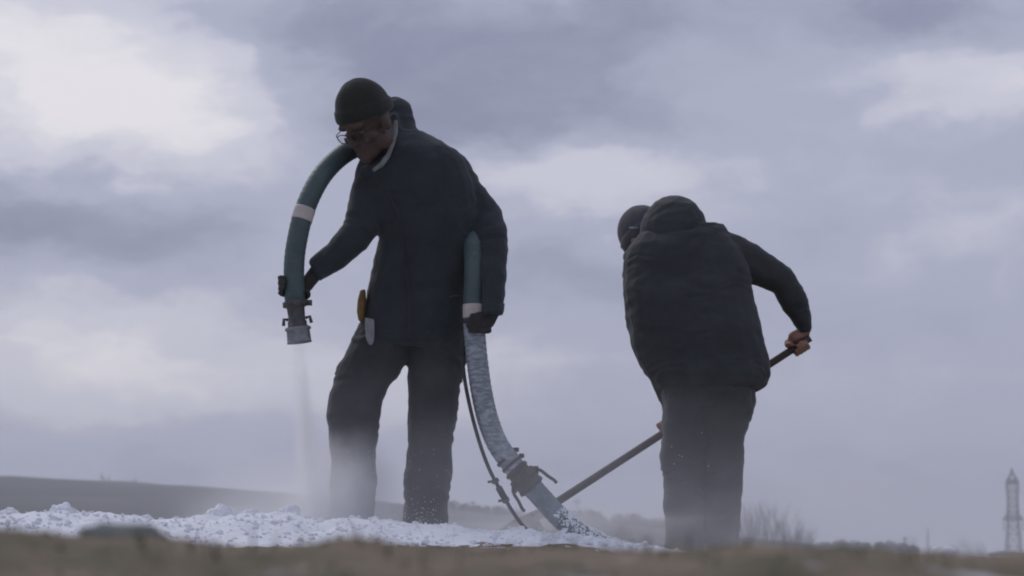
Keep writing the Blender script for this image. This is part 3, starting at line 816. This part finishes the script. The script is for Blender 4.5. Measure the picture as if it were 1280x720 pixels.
# ---------- shovel
sh = empty('shovel', shB); tag(sh, 'long-shafted shovel held by the stooping man', 'shovel')
m = MB(); m.tube([shA - sdir * .02, shA + (shB - shA) * .3, shA + (shB - shA) * .7, shB], [.0155, .0165, .0165, .0175], 12); m.build('shaft', M['shaft'], sh)
m = MB(); m.tube([shB - sdir * .07, shB + sdir * .03], [.020, .024], 12); m.build('socket', M['blade'], sh)
side = Vector((.35, .80, -.45)); side = (side - sdir * side.dot(sdir)).normalized(); nrm = sdir.cross(side).normalized()
bl = MB(); nu, nv = 14, 12; top = []; bot = []
for a in range(nu + 1):
    for c_ in range(nv + 1):
        u = a / nu; v = c_ / nv * 2 - 1
        wd = .098 * (0.72 + .28 * min(1, u * 4)) * (1 - .10 * max(0, u - .7) / .3 * abs(v))
        p = shB + sdir * (.02 + u * .26 - .03 * max(0, u - .6) * v * v) + side * v * wd + nrm * (.045 * v * v * (1 - .4 * u) + .03 * u * u - .015)
        top.append(p); bot.append(p - nrm * .003)
idx = lambda a, c_: a * (nv + 1) + c_
fs = [(idx(a, c_), idx(a + 1, c_), idx(a + 1, c_ + 1), idx(a, c_ + 1)) for a in range(nu) for c_ in range(nv)]
k0 = len(top)
edge = [idx(a, 0) for a in range(nu + 1)] + [idx(nu, c_) for c_ in range(1, nv + 1)] + [idx(a, nv) for a in range(nu - 1, -1, -1)] + [idx(0, c_) for c_ in range(nv - 1, 0, -1)]
fs2 = [tuple(k0 + i for i in reversed(f)) for f in fs] + [(edge[i], edge[(i + 1) % len(edge)], k0 + edge[(i + 1) % len(edge)], k0 + edge[i]) for i in range(len(edge))]
bl.add(top + bot, fs + fs2); bld = bl.build('blade', M['blade'], sh)

# ---------- hose
hs = empty('snow_hose', P(713, 672, YA - .16)); tag(hs, 'thick teal hose over the man\'s shoulder, trailing iced into the snow', 'hose')
i_noz, _, _ = hose_at(370, 380, -.24)
i_low, _, _ = hose_at(593, 402, -.175)
i_cup, cupc, cupa = hose_at(657, 600, -.13)
i_snow, _, _ = hose_at(706, 653, -.15)
def hose_piece(a, b_, name, mat, rib, fr=1.0):
    m = MB(); pts = hose_path[a:b_ + 1]
    dist = 0; rad = []
    for i, p in enumerate(pts):
        if i: dist += (p - pts[i - 1]).length
        rad.append(HR * fr * (1 + rib * math.sin(dist * 2 * math.pi / .024)))
    m.tube(pts, rad, 24)
    return m.build(name, mat, hs)
hose_piece(i_noz, i_low, 'hose_tube', M['hose'], .012)['label'] = 'clean teal upper length of hose'
hose_piece(i_low + 1, i_cup - 6, 'hose_tube', M['hose_icy'], .018, 1.04)['label'] = 'ice-crusted middle length of hose'
hose_piece(i_cup + 4, i_snow, 'hose_tube', M['hose_wet'], .015, 1.02)['label'] = 'frosted length of hose below the coupling'
hose_piece(i_snow + 1, len(hose_path) - 1, 'hose_tube', M['hose_wet'], .03, .98)['label'] = 'snow-speckled end of hose lying in the snow'
# crust of frozen snow on the lying end
m = MB(); L_ = len(hose_path)
for i in range(i_snow - 6, L_ - 60):
    p = hose_path[i]; tn = (hose_path[i + 1] - p).normalized(); s_ = tn.cross(Vector((0, 0, 1))).normalized(); u = s_.cross(tn)
    for k in range(9):
        a = 2 * math.pi * ((k + .5 * (i % 2)) / 20 + .02) + rnd.uniform(-.08, .08) - .25
        dd = s_ * math.cos(a) + u * math.sin(a)
        if rnd.random() < .72: m.ball(p + dd * HR * .99, rnd.uniform(.0030, .0056), seg=6, rg=4)
m.build('frozen_crust', M['snow'], hs)
for (px, py, d) in ((382.5, 272 - 2, -.215), (587, 389, -.18)):
    i, c, a = hose_at(px, py, d); m = MB()
    m.tube(hose_path[i - 4:i + 5], HR * 1.045, 24); m.build('tape_band', M['tape'], hs)
# camlock coupling
cp = MB()
prof = [(-.062, .042), (-.058, .048), (-.046, .048), (-.044, .043), (-.030, .043), (-.028, .052), (-.012, .056), (.006, .056), (.010, .050), (.026, .049), (.034, .053), (.044, .053), (.050, .041)]
cp.tube([cupc + cupa * z * .9 for z, _ in prof], [r for _, r in prof], 28)
def rot_disp(p): return .003 * noise.noise(p * 45)
cup = cp.build('coupling', M['brass'], hs, smooth=False)
perp = cupa.cross(Vector((0, 1, 0))).normalized()
for s_ in (-1, 1):
    m = MB(); e0 = cupc + perp * s_ * .054 + cupa * .0
    m.tube(smooth_path([e0, e0 + perp * s_ * .012 + cupa * .012, e0 + perp * s_ * .018 + cupa * .045, e0 + perp * s_ * .026 + cupa * .075, e0 + perp * s_ * .024 + cupa * .088], .006), .0062, 8); m.build('lever', M['brass'], cup)
    m = MB(); m.box(e0, (.010, .012, .014)); m.build('lug', M['brass'], cup)
for z in (-.105, -.075):
    m = MB(); c = cupc + cupa * z; m.tube([c - cupa * .006, c + cupa * .006], HR * 1.13, 28)
    cl = m.build('hose_clamp', M['metal'], hs)
    s_ = MB(); s_.box(c + perp * (-1 if perp.x < 0 else 1) * HR * 1.28, (.010, .008, .008)); s_.build('clamp_screw', M['metal'], cl)
# nozzle
nc = hose_path[i_noz]; na = (hose_path[0] - hose_path[i_noz]).normalized()
pn = na.cross(Vector((0, 1, 0))).normalized()
m = MB(); prof = [(-.012, .041), (-.010, .047), (.008, .047), (.010, .036), (.016, .033), (.060, .031), (.066, .036), (.082, .036), (.086, .046)]
m.tube([nc + na * z for z, _ in prof], [r for _, r in prof], 28); nz_ = m.build('nozzle', M['metal'], hs)
m = MB(); prof = [(.087, .048), (.095, .049), (.098, .043), (.140, .045), (.144, .047), (.144, .036), (.11, .034)]
m.tube([nc + na * z for z, _ in prof], [r for _, r in prof], 28); m.build('outlet_ring', M['alu'], nz_)
for s_ in (-1, 1):
    m = MB(); e0 = nc + na * .055 + pn * s_ * .032; m.tube([e0, e0 + pn * s_ * .016 - na * .004, e0 + pn * s_ * .020 + na * .020], .0065, 8); m.build('lever', M['metal'], nz_)
m = MB(); m.box(nc + pn * (1 if pn.x > 0 else -1) * .052, (.010, .009, .010)); m.build('clamp_screw', M['metal'], nz_)

# air line beside the hose
al = empty('air_line', P(690, 668, YA - .02)); tag(al, 'thin black line hanging beside the iced hose, with clips', 'cable')
ap = smooth_path([P(x, y, YA + d) for x, y, d in ((590, 395, -.10), (584, 415, -.12), (579, 445, -.15), (581, 475, -.17), (589, 515, -.17), (600, 555, -.16), (611, 585, -.15), (621, 605, -.14), (632, 625, -.12), (641, 640, -.10), (651, 654, -.07), (664, 668, -.04), (680, 682, .0))], .012)
m = MB(); m.tube(ap, .0072, 10); m.build('line', M['cable'], al)
def al_at(px, py):
    q = P(px, py, YA - .13); i = min(range(len(ap)), key=lambda k: (ap[k] - q).length); return i
a, c = al_at(624, 608), al_at(634, 628)
m = MB(); m.tube(ap[a:c + 1], .0125, 12); m.build('sleeve', M['cable'], al)
for px, py in ((618, 602), (634, 628)):
    i = al_at(px, py); m = MB(); tn = (ap[i + 1] - ap[i]).normalized()
    m.tube([ap[i] - tn * .007, ap[i] + tn * .007], .0145, 12); q = m.build('clip', M['metal'], al)
    m = MB(); m.bar(ap[i], ap[i] + Vector((-.028, 0, -.004)), .005); m.build('clip_tail', M['metal'], q)

# ------------------------------------------------------------------ blown snow and air
def powder(c, r, dens, name, label, nscale=3.0, power=1.6, rot=None, lo=.30, hi=.72):
    m = MB(); m.ball((0, 0, 0), 1, seg=24, rg=16)
    mt = bpy.data.materials.new('powder'); mt.use_nodes = True; t = mt.node_tree; t.nodes.clear()
    out = t.nodes.new('ShaderNodeOutputMaterial'); pv = t.nodes.new('ShaderNodeVolumePrincipled')
    pv.inputs['Color'].default_value = (.985, .987, .995, 1); pv.inputs['Anisotropy'].default_value = .35
    tc = t.nodes.new('ShaderNodeTexCoord')
    ln = t.nodes.new('ShaderNodeVectorMath'); ln.operation = 'LENGTH'; t.links.new(tc.outputs['Object'], ln.inputs[0])
    mr = t.nodes.new('ShaderNodeMapRange'); mr.inputs['From Min'].default_value = 1; mr.inputs['From Max'].default_value = 0
    t.links.new(ln.outputs['Value'], mr.inputs['Value'])
    pw = t.nodes.new('ShaderNodeMath'); pw.operation = 'POWER'; pw.inputs[1].default_value = power; t.links.new(mr.outputs[0], pw.inputs[0])
    nz = t.nodes.new('ShaderNodeTexNoise'); nz.inputs['Scale'].default_value = nscale; nz.inputs['Detail'].default_value = 3
    t.links.new(tc.outputs['Object'], nz.inputs['Vector'])
    m2 = t.nodes.new('ShaderNodeMapRange'); m2.inputs['From Min'].default_value = lo; m2.inputs['From Max'].default_value = hi
    t.links.new(nz.outputs['Fac'], m2.inputs['Value'])
    mu = t.nodes.new('ShaderNodeMath'); mu.operation = 'MULTIPLY'; t.links.new(pw.outputs[0], mu.inputs[0]); t.links.new(m2.outputs[0], mu.inputs[1])
    m3 = t.nodes.new('ShaderNodeMath'); m3.operation = 'MULTIPLY'; m3.inputs[1].default_value = dens; t.links.new(mu.outputs[0], m3.inputs[0])
    t.links.new(m3.outputs[0], pv.inputs['Density']); t.links.new(pv.outputs[0], out.inputs['Volume'])
    o = m.build(name, mt); o.location = c; o.scale = r
    if rot: o.rotation_euler = rot
    tag(o, label, 'snow powder', kind='stuff'); return o
k = YA / F
powder(P(428, 618, YA - .22), (84 * k, .20, 100 * k), 28, 'snow_powder', 'cloud of white powder drifting round the hose man\'s shin', 1.6)
powder(P(381, 545, YA - .24), (17 * k, .052, 135 * k), 40, 'snow_powder', 'thin stream of powder falling from the nozzle', 2.0, 1.2, (0, math.radians(-4), 0), .2, .6)
powder(P(360, 640, YA - .1), (170 * k, .35, 100 * k), 7.5, 'snow_powder', 'powder mist hanging over the ridge left of the hose man', 1.6)
powder(P(690, 655, 9.45), (260 * k, .5, 40 * k), 4.2, 'snow_powder', 'low powder mist between the two men', 2.2)
powder(P(905, 690, YB - .35), (190 * k, .30, 130 * k), 4.6, 'snow_powder', 'low powder mist round the shovelling man\'s legs', 2.0)
powder(P(640, 640, 8.0), (1.75, .45, .55), .95, 'snow_powder', 'thin veil of powder blowing low across the whole work place', 2.0, 1.0)
m = MB(); rf = random.Random(3)
for i in range(420):
    if i < 260: px, py, Y = rf.gauss(445, 50), rf.uniform(560, 655), YA - rf.uniform(.15, .4)
    elif i < 330: px, py, Y = rf.gauss(530, 12), 655 - abs(rf.gauss(0, 22)), YA - rf.uniform(.12, .25)
    else: px, py, Y = rf.uniform(300, 900), rf.uniform(540, 690), rf.uniform(8.5, 9.8)
    r = rf.uniform(.0007, .0018)
    m.ball(P(px, py, Y), r, seg=5, rg=3)
o = m.build('snow_flakes', M['snow']); tag(o, 'fine white flakes of snow blown through the air', 'snow', kind='stuff')

hz = MB(); hz.box((0, 1280, 28), (2700, 1420, 36))
hm = bpy.data.materials.new('haze'); hm.use_nodes = True; t = hm.node_tree; t.nodes.clear()
out = t.nodes.new('ShaderNodeOutputMaterial'); pv = t.nodes.new('ShaderNodeVolumePrincipled')
pv.inputs['Color'].default_value = (.90, .93, 1.0, 1); pv.inputs['Density'].default_value = .00062; pv.inputs['Anisotropy'].default_value = .25
t.links.new(pv.outputs[0], out.inputs['Volume'])
o = hz.build('haze', hm, smooth=False); tag(o, 'pale cold haze lying over the whole field', kind='stuff')
print('TRIS', sum(len(o.data.polygons) for o in SC.objects if o.type == 'MESH'))
